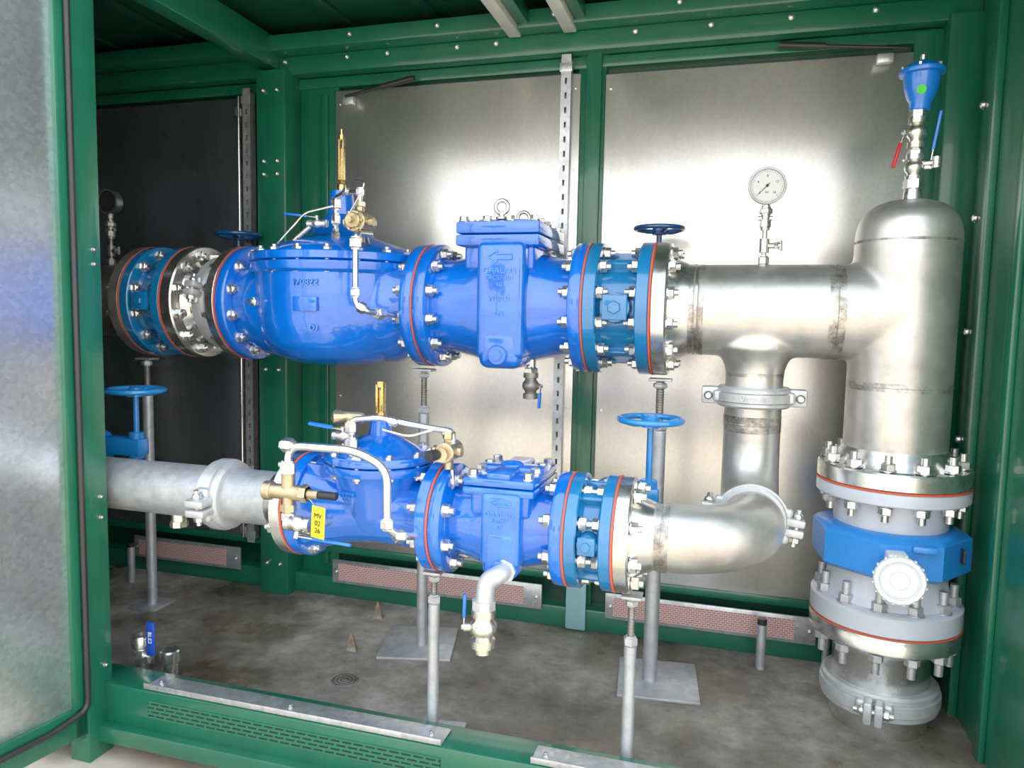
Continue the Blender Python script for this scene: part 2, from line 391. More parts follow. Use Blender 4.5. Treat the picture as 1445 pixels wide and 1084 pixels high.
# unseen trees opposite the open front, added to vary the panel reflections
LEAF=concrete('leaf_mass',[(.015,.03,.008),(.03,.055,.015),(.06,.09,.03)],6)
BARK=paint('bark',(.10,.07,.05),.9,0)
def reflection_tree(x,y,h,r,seed):
    random.seed(seed)
    t=thing('reflection_tree','unseen leafy dark green clump added to vary the panel reflections','reflection_tree',(x,y,-.15),'unseen trees added for reflections')
    b=B(); b.cyl((x,y,-.15),(x,y,h*.5),.22,.12,12); b.obj('trunk',BARK,t)
    b=B()
    for i in range(16):
        a=random.random()*6.28; q=random.random()**.5*r*.7
        b.ball((x+q*math.cos(a),y+q*math.sin(a)*.7,h*(.45+.5*random.random())),r*(.32+.2*random.random()),(1,1,.85),10)
    b.obj('foliage',LEAF,t)
for a in ((-15,-13,8,3.4,1),(-7.5,-17,6.5,2.8,2),(10,-18,7,3.2,3)): reflection_tree(*a)
random.seed(11)

# ---- front: post, sill, open door
b=B(); b.box((-1.745,1.655,1.1),(.07,.09,2.5),.005)
o=struct(b,'trim_front_post',GREEN); screws(o,[(-1.7095,1.67,z) for z in (1.32,1.28,.62,.56,.12)],(1,0,0),r=.005)
b=B(); b.box(((-1.79+.72)/2,1.725,.0),(2.51,.11,.13),.006); b.box(((-1.79+.72)/2,1.665,-.075),(2.51,.05,.05),.005); o=struct(b,'trim_front_sill',GREEN)
b=B(); b.box((-1.105,1.6685,.012),(.90,.004,.05),0); b.box((.1,1.6685,.012),(1.0,.004,.05),0)
o=b.obj('trim_slotted_strip',SLOT); o['kind']='structure'
for xa,xb,l in ((-1.575,-.655,'worn galvanised kick strip lying along the green sill'),(-.42,.55,'short galvanised kick strip on the green sill')):
    t=thing('sill_strip',l,'metal strip',((xa+xb)/2,1.71,.066))
    b=B(); b.box(((xa+xb)/2,1.712,.0685),(xb-xa,.075,.004),.001); b.box(((xa+xb)/2,1.675,.075),(xb-xa,.004,.016),.001); b.obj('strip',STRIP,t)
    screws(t,[(xa+.03,1.71,.0705),((xa+xb)/2,1.71,.0705),(xb-.04,1.71,.0705)],(0,0,1),.006)
hx,hy=-1.728,1.605
RD=Matrix.Rotation(-rad(8.5),3,'Z')
def dl(x,y,z):
    v=RD@V((x,-y,0)); return V((hx+v.x,hy+v.y,z))
t=thing('open_door','open green framed door with galvanised steel inner sheet','door',(hx,hy-.5,-.06))
b=B(); b.box(dl(-.012,.6,1.12),(.03,1.16,2.18),.001,RD); b.obj('galvanised_sheet',DOORSH,t)
b=B()
b.box(dl(-.01,.016,1.1),(.05,.032,2.34),.004,RD); b.box(dl(-.01,1.18,1.1),(.05,.044,2.34),.004,RD)
b.box(dl(-.01,.6,-.015),(.05,1.2,.09),.004,RD); b.box(dl(-.01,.6,2.23),(.05,1.2,.09),.004,RD)
b.obj('door_frame',GREEN,t)
b=B(); b.tube([(-1.704,1.604,2.25),(-1.704,1.604,.02),dl(.024,.10,.0),dl(.026,1.15,.0)],.0085,.03); b.obj('rubber_seal',BLACK,t)

# ------------------------------------------------------------ parts library
def gasket(parent,x,R,c,ax='X',th=.0056):
    b=B(); p=V(c)+frame(ax)[0]*x; b.ring(p-frame(ax)[0]*th/2,R+.001,R*.6,th,ax,56,.0005); b.obj('gasket',GASK,parent,'thin red rubber gasket')
def weld(parent,x,r,c,ax='X',w=.02,n=64):
    d=frame(ax)[0]; p=V(c)+d*x
    b=B(); b.torus(p,r-.0008,.0028,ax,n,8); b.mi=1; b.ring(p-d*w,r+.0022,r-.004,2*w,ax,n,.0018); b.obj('weld_seam',[STEEL,TINT],parent,'brown heat-tinted weld seam')
def handwheel(parent,c,R,mat,spokes=4):
    c=V(c)
    b=B(); b.torus(c,R,R*.10,'Z',44,12)
    for i in range(spokes):
        a=2*math.pi*i/spokes+.4; e=V((math.cos(a),math.sin(a),0))
        b.tube([c+V((0,0,-.008))+e*.012,c+V((0,0,-.012))+e*R*.5,c+e*R],R*.10,.02,8)
    b.lathe([(-.022,.014),(-.02,.024),(.008,.022),(.012,.016)],c,'Z',20)
    w=b.obj('handwheel',mat,parent,'round spoked handwheel')
    return w
def lever(parent,c,d,L,mat,w=.012,up=(0,0,1)):
    c=V(c);d=V(d).normalized();up=V(up)
    sd=d.cross(up).normalized(); up=sd.cross(d); R=Matrix((d,sd,up)).transposed()
    b=B(); b.box(c+d*(L*.18),(L*.4,w*.8,.003),.001,R); b.hex(c-up*.002,c+up*.006,w*.5); h=b.obj('lever',BOLT,parent)
    b=B(); b.box(c+d*(L*.65),(L*.7,w,.008),.003,R); b.obj('lever_grip',mat,parent)
def ballvalve(parent,c,ax,L,r,mat,levdir,levup,gmat,levL=.07):
    d=frame(ax)[0];c=V(c)
    b=B(); b.lathe([(-L/2,r*.85),(-L/2+.001,r),(-L*.3,r),(-L*.28,r*.75),(-L*.2,r*.8),(-L*.12,r*1.05),(0,r*1.15),(L*.12,r*1.05),(L*.2,r*.8),(L*.28,r*.75),(L*.3,r),(L/2-.001,r),(L/2,r*.85)],c,ax,20)
    u=V(levup).normalized(); b.cyl(c,c+u*r*1.6,r*.35,n=12)
    v=b.obj('ball_valve',mat,parent)
    lever(v,c+u*r*1.6,levdir,levL,gmat,up=tuple(u))
    return v
def butterfly(x0,x1,c,R,rb,pcd,n,ft,label,wheel,wm,gx,gy,gz,wr_,hr,group='gear operated butterfly valves',bodymat=TEAL):
    t=thing('butterfly_valve',label,'valve',(x0/2+x1/2,c[1],c[2]-R),group)
    b=B()
    b.lathe([(x0,rb*.8),(x0,R-.003),(x0+.003,R),(x0+ft-.003,R),(x0+ft,R-.003),(x0+ft,rb+.01),(x0+ft+.008,rb),(x1-ft-.008,rb),(x1-ft,rb+.01),(x1-ft,R-.003),(x1-ft+.003,R),(x1-.003,R),(x1,R-.003),(x1,rb*.8)],c,'X',56)
    m=(x0+x1)/2
    b.cyl((m,c[1]-rb*.8,c[2]),(m,c[1]-R*.93,c[2]),(x1-x0)*.26,(x1-x0)*.22,24)
    for a in (55,90,125,235,270,305):
        e=V((0,-math.cos(rad(a)),math.sin(rad(a)))); b.box(V((m,c[1],c[2]))+e*(rb+.005),(x1-x0-2*ft+.01,.02,.03),.003,Matrix.Rotation(-rad(a)+math.pi/2,3,'X'))
    b.obj('body',bodymat,t)
    b=B(); s=(x1-x0)*.19; b.box((m,c[1]-R*.93-.006,c[2]),(s*2,.014,s*2),.004); sc=b.obj('shaft_cover',bodymat,t)
    b=B(); b.hex((m,c[1]-R*.93-.013,c[2]),(m,c[1]-R*.93-.022,c[2]),s*.55); b.obj('cover_bolt',bodymat,sc)
    b=B(); b.cyl((m,c[1]+rb*.7,c[2]),(m,gy,c[2]),.022,n=20)
    b.cyl((m,gy-.03,gz),(m,gy+.03,gz),.055,n=32,ch=.005)
    b.box(((m+gx)/2,gy,gz+.01),(abs(gx-m)+.06,.05,.06),.008); b.cyl((gx,gy,gz-.03),(gx,gy,gz+.06),.024,n=20,ch=.003)
    g=b.obj('gearbox',wm,t)
    b=B(); b.cyl((gx,gy,gz+.06),(gx,gy,wheel),.009,n=14); b.obj('stem',wm,g)
    handwheel(g,(gx,gy,wheel),wr_,wm)
    return t
def coupling(name,label,c,ax,r,lug,w=.055,mat=CAST,loc=None,th=.026,L2=.056):
    d=frame(ax)[0];c=V(c);l=V(lug).normalized();s=d.cross(l)
    t=thing('pipe_coupling',label,'pipe coupling',c-V((0,0,r)) if loc is None else loc,'grooved pipe couplings')
    b=B(); ro=r+th; e=min(.006,w*.12)
    pr=[(-w/2,r+.001),(-w/2,ro-e*1.4),(-w/2+e,ro-e*.3),(-w/4,ro-e*.3),(-w/4.4,ro-e*.8),(-w/5,ro+e*.6),(w/5,ro+e*.6),(w/4.4,ro-e*.8),(w/4,ro-e*.3),(w/2-e,ro-e*.3),(w/2,ro-e*1.4),(w/2,r+.001)]
    b.lathe(pr,c,ax,48)
    R=Matrix((d,l,s)).transposed()
    for sg in (1,-1):
        for q in (1,-1):
            b.box(c+l*sg*(ro+.014)+s*q*.014,(w*.85,L2,.022),.006,R)
            b.box(c+l*sg*(ro-.010)+s*q*.034,(w*.6,.036,.030),.010,R,3)
    b.obj('housing',mat,t)
    for sg in (1,-1):
        p=c+l*sg*(ro+.022)
        b=B(); b.cyl(p-s*.05,p+s*.05,.0075,n=12); b.hex(p+s*.026,p+s*.040,.0135); b.ball(p-s*.030,.0135,n=12); b.obj('coupling_bolt',BOLT,t)
    return t

# ------------------------------------------------------------ UPPER LINE
FR,PR=.202,.135
t=thing('steel_pipe','weathered dark steel pipe end with bolted flange','pipe',(-2.6,UY,UZ-.2))
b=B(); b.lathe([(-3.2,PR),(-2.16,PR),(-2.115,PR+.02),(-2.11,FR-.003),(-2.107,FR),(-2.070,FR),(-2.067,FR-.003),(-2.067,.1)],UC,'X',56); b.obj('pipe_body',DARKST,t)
gasket(t,-2.064,FR,UC)
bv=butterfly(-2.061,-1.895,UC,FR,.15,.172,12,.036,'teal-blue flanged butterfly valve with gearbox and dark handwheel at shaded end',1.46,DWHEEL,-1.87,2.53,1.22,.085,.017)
bolts(bv,UC,'X',-2.11,-2.025,.172,12,.018); bolts(bv,UC,'X',-1.931,-1.843,.172,12,.018)
t=thing('flange_adapter','silver steel flange adapter spool with twelve bolts','flange adapter',(-1.78,UY,UZ-.2))
gasket(t,-1.892,FR,UC)
b=B(); b.lathe([(-1.889,.1),(-1.889,FR-.003),(-1.886,FR),(-1.848,FR),(-1.843,FR-.004),(-1.843,PR+.02),(-1.82,PR),(-1.72,PR),(-1.705,PR+.02),(-1.705,FR-.003),(-1.702,FR),(-1.674,FR),(-1.671,FR-.003),(-1.671,.1)],UC,'X',56); b.obj('spool_body',FLG,t)
coupling('c','grey grooved coupling clamped between the silver flanges',(-1.772,UY,UZ),'X',PR,(0,-1,.25),.05)

BLUEL=paint('raised_blue_lettering',(.02,.22,.80),.25,.6,.05,.0)
def control_valve():
    t=thing('control_valve','large bright blue hydraulic control valve with brass pilot fittings','control valve',(-1.31,UY,.98))
    cx=-1.298
    b=B()
    b.lathe(flprof(-1.665,-1.627,FR,.12)+[(-1.625,.158),(-1.60,.165),(-1.56,.185),(-1.50,.195),(-1.12,.195),(-1.06,.190),(-1.025,.172),(-.992,.158)]+flprof(-.990,-.951,FR,.12)[1:],UC,'X',64)
    b.obj('body_flanges',BLUE,t,sharp=50)
    b=B()
    b.lathe([(.982,0),(.984,.10),(.992,.165),(1.018,.225),(1.065,.262),(1.13,.280),(1.22,.286),(1.285,.286),(1.292,.298),(1.297,.301),(1.320,.301),(1.323,.297),(1.323,.1)],(cx,UY,0),'Z',72)
    b.obj('body',BLUE,t)
    b=B(); b.lathe([(1.326,.1),(1.326,.297),(1.329,.301),(1.350,.301),(1.354,.297),(1.356,.248),(1.368,.238),(1.384,.215),(1.400,.175),(1.412,.135),(1.422,.112),(1.450,.095),(1.475,.070),(1.495,.048),(1.56,.040),(1.575,.038),(1.578,.028),(1.578,0)],(cx,UY,0),'Z',72)
    b.obj('bonnet',BLUE,t)
    bolts(t,(cx,UY,0),'Z',1.297,1.350,.275,18,.015,.014,ext=.008,name='bonnet_bolt')
    bolts(t,UC,'X',-1.705,-1.627,.172,12,.018); bolts(t,UC,'X',-.99,-.905,.172,12,.018)
    gasket(t,-1.668,FR,UC); gasket(t,-.948,FR,UC)
    b=B(); b.cyl((cx,UY,1.578),(cx,UY,1.60),.015,n=20,ch=.002); b.hex((cx,UY,1.60),(cx,UY,1.615),.013); b.box((cx-.0075,UY,1.685),(.005,.015,.14),.001); b.box((cx+.0075,UY,1.685),(.005,.015,.14),.001); b.cyl((cx,UY,1.61),(cx,UY,1.72),.0035,n=10); b.cyl((cx,UY,1.75),(cx,UY,1.765),.010,n=16); b.cyl((cx,UY,1.765),(cx,UY,1.785),.004,n=10)
    b.obj('position_indicator',BRASS,t,'slotted brass position indicator')
    b=B(); b.box((-1.265,2.036,1.185),(.085,.014,.045),.003); b.obj('name_plate',BLUE,t)
    text_mesh('170822',.030,.004,'raised_number',BLUEL,t,(-1.265,2.0325,1.252),(rad(90),0,rad(6)))
    text_mesh('D1',.026,.004,'raised_letters',BLUEL,t,(-1.240,2.0445,1.110),(rad(78),0,rad(10)))
    b=B(); b.hex((-1.475,2.115,1.19),(-1.485,2.075,1.19),.016); b.cyl((-1.485,2.078,1.19),(-1.488,2.062,1.19),.008,n=12); b.obj('side_plug',BOLT,t)
    b=B(); b.tube([(-1.065,2.08,1.40),(-1.065,1.985,1.395),(-1.065,1.985,1.185),(-1.03,1.99,1.165),(-1.005,2.13,1.155)],.0095,.03,14); b.obj('pilot_tube',TUBE,t,'bent silver pilot tube')
    for a in (((-1.065,1.985,1.365),(0,0,1),.018,.028),((-1.065,1.985,1.22),(0,0,1),.015,.022),((-1.045,1.987,1.175),(1,.1,-.5),.017,.022),((-1.018,2.05,1.16),(.3,1,0),.019,.028)): fit(t,*a)
    b=B(); p=V((-1.09,2.06,1.435)); b.cyl(p-V((0,.04,0)),p+V((0,.05,0)),.034,n=28,ch=.004); b.cyl(p-V((0,.055,0)),p-V((0,.04,0)),.024,n=20,ch=.003); b.cyl(p-V((0,.075,0)),p-V((0,.05,0)),.010,n=12); b.cyl(p,p+V((-.05,0,.0)),.016,n=16); b.cyl(p,p+V((.045,0,0)),.013,n=16); b.cyl(p,p+V((0,0,.06)),.013,n=16); b.hex(p+V((0,0,.045)),p+V((0,0,.062)),.017); b.cyl(p,p-V((0,0,.06)),.014,n=16); b.cyl(p,p+V((-.04,.11,-.05)),.015,n=14)
    for i in range(6):
        a=i*math.pi/3; b.hex(p+V((.027*math.cos(a),-.046,.027*math.sin(a))),p+V((.027*math.cos(a),-.038,.027*math.sin(a))),.005)
    b.obj('pilot_valve',BRONZE,t,'round brass pilot valve')
    b=B(); b.tube([p+V((0,0,.06)),(-1.09,2.06,1.525),(-1.16,2.10,1.535),(-1.235,2.17,1.53),(-1.235,2.17,1.36)],.0075,.02,12); b.obj('pilot_tube',TUBE,t)
    b=B(); b.tube([(-1.235,2.15,1.50),(-1.33,2.14,1.48),(-1.42,2.12,1.38)],.0035,.02,8); b.obj('capillary_tube',TUBE,t)
    b=B(); b.tube([p+V((-.01,-.07,0)),(-1.05,1.98,1.50),(-1.03,1.98,1.54),(-1.08,2.01,1.55)],.0022,.03,8); b.obj('capillary_tube',TUBE,t)
    for a in (((-1.235,2.17,1.51),(0,0,1),.017,.03),((-1.235,2.17,1.46),(0,0,1),.015,.03),((-1.155,2.095,1.534),(1,-.5,0),.013,.02),((-1.09,2.06,1.525),(0,0,1),.013,.02),((-1.235,2.17,1.39),(0,0,1),.015,.06)): fit(t,*a)
    ballvalve(t,(-1.29,2.15,1.445),'X',.07,.013,BOLT,(-1,0,.12),(0,-.2,1),BLUEP,.12)
    b=B(); b.cyl((-1.36,2.15,1.405),(-1.315,2.15,1.438),.009,n=14); b.cyl((-1.40,2.15,1.372),(-1.36,2.15,1.408),.007,n=14); b.obj('strainer_fitting',NICKEL,t)
    return t
control_valve()

CBOLT={}
def check_valve(cx,c,xa,xb,FRr,ft,r0,slab,cov,label,neck,lift=True,hr=.014,nb=(4,5)):
    t=thing('check_valve',label,'check valve',(cx,c[1],c[2]-FRr),'blue check valves')
    b=B()
    b.lathe(flprof(xa,xa+ft,FRr,r0*.8)+[(xa+ft,r0+.012),(xa+ft+.012,r0)],c,'X',56,cap=True)
    b.lathe([(xb-ft-.012,r0),(xb-ft,r0+.012)]+flprof(xb-ft,xb,FRr,r0*.8),c,'X',56)
    secs=[]
    N=40
    def sec(x,a,bz,e,dz=0):
        pts=[]
        for i in range(N):
            q=2*math.pi*i/N; cc,ss=math.cos(q),math.sin(q)
            pts.append(V((x,c[1]+a*math.copysign(abs(cc)**(2/e),cc),c[2]+dz+bz*math.copysign(abs(ss)**(2/e),ss))))
        return pts
    L0,L1=xa+ft*.5,xb-ft*.5
    for f,k,e in ((0,1,2),(.14,1.02,2),(.28,1.12,2.2),(.42,1.24,2.5),(.5,1.27,2.6),(.58,1.24,2.5),(.72,1.12,2.2),(.86,1.02,2),(1,1,2)):
        secs.append(sec(L0+(L1-L0)*f,r0*(1+(k-1)*.9),r0*k,e))
    b.rings(secs)
    b.obj('body',BLUE,t,sharp=50)
    sx0,sx1,sy,sz0,sz1=slab
    b=B(); w=sx1-sx0; D=c[1]-sy
    m=(sx0+sx1)/2
    b.box((m,sy+D/2,(sz0+.03+sz1)/2),(w,D,sz1-sz0-.03),w*.13,None,3)
    b.box((m,sy+D/2-.002,sz0+.06),(w*.9,D,.12),w*.2,None,4)
    b.obj('front_rib',BLUE,t,sharp=50)
    b=B(); b.cyl((m,sy+.005,sz0+w*.28),(m,sy-.014,sz0+w*.28),w*.20,n=28,ch=.003); b.cyl((m,sy-.012,sz0+w*.28),(m,sy-.020,sz0+w*.28),w*.11,n=6); b.obj('drain_plug',BLUE,t)
    cx0,cx1,cy0,cy1,cz0,cz1=cov; cm=((cx0+cx1)/2,(cy0+cy1)/2); h=(cz1-cz0)
    b=B(); b.box((cm[0],cm[1],(neck+cz0)/2+.002),((cx1-cx0)*.84,(cy1-cy0)*.86,cz0-neck+.006),.012,None,3); b.box((cm[0],cm[1],cz0+h*.22),(cx1-cx0,cy1-cy0,h*.44),.006); b.obj('cover_flange',BLUE,t)
    b=B(); b.box((cm[0],cm[1],cz0+h*.73),(cx1-cx0,cy1-cy0,h*.50),.008)
    if lift: b.box((cm[0],cm[1],cz1+.003),((cx1-cx0)*.6,(cy1-cy0)*.68,.014),.006)
    else:
        b.box((cm[0],cm[1],cz1+.004),((cx1-cx0)*.34,(cy1-cy0)*.96,.018),.007); b.box((cm[0],cm[1],cz1+.004),((cx1-cx0)*.96,(cy1-cy0)*.26,.018),.007); b.lathe([(0,.034),(.016,.030),(.022,.02),(.024,0)],(cm[0],cm[1],cz1),'Z',28)
    b.obj('cover',BLUE,t)
    pts=[]
    for i in range(nb[0]):
        x=cx0+.020+(cx1-cx0-.040)*i/(nb[0]-1)
        if lift or i!=1: pts+= [(x,cy0+.022),(x,cy1-.022)]
    for i in range(1,nb[1]-1):
        y=cy0+.022+(cy1-cy0-.044)*i/(nb[1]-1); pts+= [(cx0+.020,y),(cx1-.020,y)]
    if hr not in CBOLT:
        bb=B(); bb.lathe([(0,hr*1.15),(.003,hr*1.15)],(0,0,0),'Z',16); bb.hex((0,0,.003),(0,0,.016),hr); CBOLT[hr]=tmpl(bb,BOLT)
    for x,y in pts: inst(CBOLT[hr],'cover_bolt',t,(x,y,cz1-.001),(0,0,random.random()))
    if lift:
        for y in (cy0+.05,cy1-.05):
            b=B(); b.lathe([(0,.018),(.006,.018),(.01,.010),(.02,.009)],(cm[0],y,cz1+.008),'Z',16); b.torus((cm[0],y,cz1+.045),.020,.0065,'Y',28,10); b.obj('lifting_eye',BOLT,t,'steel lifting eye bolt')
    return t,m,sy
t,m,sy=check_valve(-.68,UC,-.945,-.418,FR,.038,.150,(-.735,-.585,2.115,1.0,1.38),(-.815,-.55,2.15,2.50,1.372,1.447),'large bright blue check valve with square bolted cover and eye bolts',1.30)
bolts(t,UC,'X',-.456,-.373,.172,12,.018); gasket(t,-.415,FR,UC)
def arrow(parent,cx,y,z,w,h,mat):
    b=B(); th=h*.16
    pts=[(cx-w/2,z),(cx-w*.12,z+h/2),(cx-w*.12,z+h*.22),(cx+w/2,z+h*.22),(cx+w/2,z-h*.22),(cx-w*.12,z-h*.22),(cx-w*.12,z-h/2)]
    n=len(pts)
    for i in range(n):
        a=V((pts[i][0],y,pts[i][1]));c_=V((pts[(i+1)%n][0],y,pts[(i+1)%n][1])); b.cyl(a,c_,th*.45,n=8)
    b.obj('flow_arrow',mat,parent,'raised flow direction arrow')
arrow(t,m,sy-.002,1.335,.075,.035,BLUEL)
for s,z,sz in (('GAALAN',1.293,.026),('BACS7-101',1.272,.019),('60',1.252,.019),('WERLD',1.210,.020),('DN',1.165,.018)):
    text_mesh(s,sz,.003,'raised_lettering',BLUEL,t,(m,sy-.001,z),(rad(90),0,0))
b=B(); b.cyl((-.60,2.28,1.06),(-.60,2.28,.965),.016,n=16); b.obj('drain_nipple',NICKEL,t)
fit(t,(-.60,2.28,.985),(0,0,1),.024,.025,NICKEL,'collar')
ballvalve(t,(-.60,2.28,.94),'Z',.085,.024,DARKST,(0,-.2,-1),(1,-.4,0),BLUEP,.07)

bv=butterfly(-.412,-.222,UC,FR,.15,.172,12,.038,'teal-blue flanged butterfly valve with dark handwheel next to stainless pipe',1.46,DWHEEL,-.235,2.53,1.22,.078,.017)
bolts(bv,UC,'X',-.26,-.172,.172,12,.018); gasket(bv,-.219,FR,UC)

t=thing('pipe_manifold','weathered stainless steel manifold with domed riser and branch tee','pipe manifold',(.47,UY,.6))
RX=.47; BX=.08; BR=.082
b=B(); b.lathe([(-.216,.1),(-.216,FR-.003),(-.213,FR),(-.177,FR),(-.172,FR-.004),(-.172,.165),(-.15,.152),(-.11,PR),(-.09,PR)],UC,'X',64); b.obj('weld_neck_flange',FLG,t,'machined silver weld neck flange')
b=B(); b.lathe([(-.095,PR+.001),(.47,PR+.001)],UC,'X',64)
b.lathe([(.72,PR+.001),(1.385,PR+.001),(1.415,.134),(1.443,.127),(1.467,.113),(1.487,.090),(1.499,.058),(1.505,.0)],(RX,UY,0),'Z',64)
b.lathe([(.94,BR+.001),(.995,BR+.001),(1.02,BR+.004),(1.045,BR+.014),(1.065,BR+.03),(1.08,BR+.045),(1.12,BR+.03)],(BX,UY,0),'Z',56)
o=b.obj('tee_and_riser_pipe',STEEL,t); fuse(o,.0055,26)
weld(t,-.10,PR,UC,'X',.028); weld(t,.285,PR,UC,'X',.022); weld(t,1.385,PR,(RX,UY,0),'Z',.004); weld(t,.985,PR,(RX,UY,0),'Z',.012); weld(t,1.005,BR,(BX,UY,0),'Z',.010)
FB=.200; RC=(RX,UY,0)
b=B(); b.lathe([(.715,.1),(.715,FB-.003),(.718,FB),(.757,FB),(.762,FB-.004),(.762,.165),(.775,.155),(.81,PR)],RC,'Z',64); b.obj('riser_flange',FLG,t,'machined silver flange under the riser')

t=thing('flow_meter','blue electromagnetic flow meter with grey flanges and round white display','flow meter',(RX,UY,.32))
gasket(t,.712,FB,RC,'Z',.005)
b=B(); b.lathe([(.672,.1),(.669,.15),(.672,FB-.004),(.676,FB),(.705,FB),(.709,FB-.003),(.709,.1)],RC,'Z',64); b.lathe([(.58,.150),(.672,.150)],RC,'Z',48); b.obj('upper_flange',GREYP,t)
b=B(); b.lathe([(.40,.165),(.48,.15)],RC,'Z',48); b.lathe([(.318,.1),(.318,FB-.003),(.321,FB),(.372,FB),(.378,FB-.006),(.382,.175),(.41,.16)],RC,'Z',64); b.obj('lower_flange',GREYP,t)
gasket(t,.315,FB,RC,'Z',.004)
b=B(); R8=.207
b.lathe([(.466,R8*.84),(.472,R8*.93),(.484,R8),(.574,R8),(.586,R8*.93),(.592,R8*.84)],(RX,UY,0),'Z',8,ph=rad(22.5+6))
b.box((RX+.05,UY-.190,.568),(.06,.03,.018),.004)
sh=b.obj('sensor_housing',paint('meter_blue',(.010,.20,.62),.4,.3,.05,.1),t,'blue octagonal sensor housing',sharp=25)
tc_=V((.455,2.09,.495)); dn=V((-.12,-1,.12)).normalized()
b=B(); b.lathe([(-.04,.045),(.0,.048),(.008,.058),(.010,.062),(.026,.063),(.032,.060),(.033,.050),(.029,.048),(.029,0)],tc_,tuple(dn),16)
tr=b.obj('display_unit',WHITEP,t,'round white transmitter display',sharp=24)
d_,u_,v_=frame(tuple(dn))
PGREY=paint('pale_grey_plastic',(.50,.53,.54),.4,.2,.02,.0)
b=B(); b.ring(tc_+dn*.029,.046,.043,.0012,tuple(dn),32,.0004); b.obj('bezel_ring',PGREY,tr)
b=B(); b.ring(tc_+dn*.029,.024,.0225,.0010,tuple(dn),32,.0003); b.obj('bezel_ring',PGREY,tr)
for i in range(16):
    a=2*math.pi*(i+.5)/16; q=tc_+dn*.017+(u_*math.cos(a)+v_*math.sin(a))*.0625
    b=B(); b.cyl(q-dn*.008,q+dn*.008,.003,n=8); b.obj('grip_rib',WHITEP,tr)
b=B(); b.box((RX-.02,2.12,.535),(.05,.08,.05),.006); b.obj('neck',WHITEP,t)
b=B(); b.box((RX+.160,UY-.122,.54),(.006,.03,.04),.002); b.obj('rating_plate',INK,t)
bolts(t,RC,'Z',.669,.765,.172,12,.019,.022,ext=.020,mat=BOLT)
bolts(t,RC,'Z',.262,.380,.172,12,.020,.024,ext=.035,mat=GALV)
t=thing('riser_base_pipe','short stainless pipe spool with silver flange entering the floor','pipe',(RX,UY,.0))
b=B(); b.lathe([(.0,PR-.005),(.22,PR-.005),(.25,.150),(.264,.163),(.266,FB-.004),(.27,FB),(.308,FB),(.312,FB-.003),(.312,.1)],RC,'Z',64); b.obj('spool_body',FLG,t)
coupling('c','large grey grooved coupling around pipe base at floor',(RX,UY,.095),'Z',PR-.003,(-.25,-1,0),.075,loc=(RX,UY,.05))

c1=coupling('c','grey grooved coupling on the vertical branch pipe',(BX,UY,.935),'Z',BR,(1,0,0),.06)
text_mesh('Victaulic',.024,.003,'raised_lettering',CAST,c1,(BX,UY-BR-.0295,.935),(rad(90),0,0))
t=thing('branch_pipe','stainless branch pipe with two elbows dropping to lower line','pipe',(BX,2.05,.55))
b=B(); b.lathe([(.80,BR),(.93,BR)],(BX,UY,0),'Z',48)
b.elbow((BX,UY-.20,.80),(0,1,0),(0,0,-1),.20,BR); 
b.obj('upper_elbow',STEEL,t)
ER=.20
b=B()
b.cyl((BX,2.14,LZ-.0),(BX,1.98,LZ),BR-.002,n=48)
b.elbow((BX-ER,1.99,LZ),(1,0,0),(0,-1,0),ER,BR)
b.lathe([(-.155,BR-.001),(-.115,BR-.001)],LC,'X',56)
b.obj('lower_elbow',STEEL,t)
b=B(); b.lathe([(-.235,.1),(-.235,.139),(-.232,.142),(-.203,.142),(-.199,.138),(-.199,.105),(-.17,.09),(-.150,BR+.0005)],LC,'X',56); b.obj('weld_neck_flange',FLG,t)
weld(t,.855,BR,(BX,UY,0),'Z',.024,48); weld(t,-.13,BR,LC,'X',.016,56)
coupling('c','thin grey clamp coupling joining the two branch elbows',(BX,2.045,LZ),'Y',BR,(1,0,-.12),.034,th=.011)

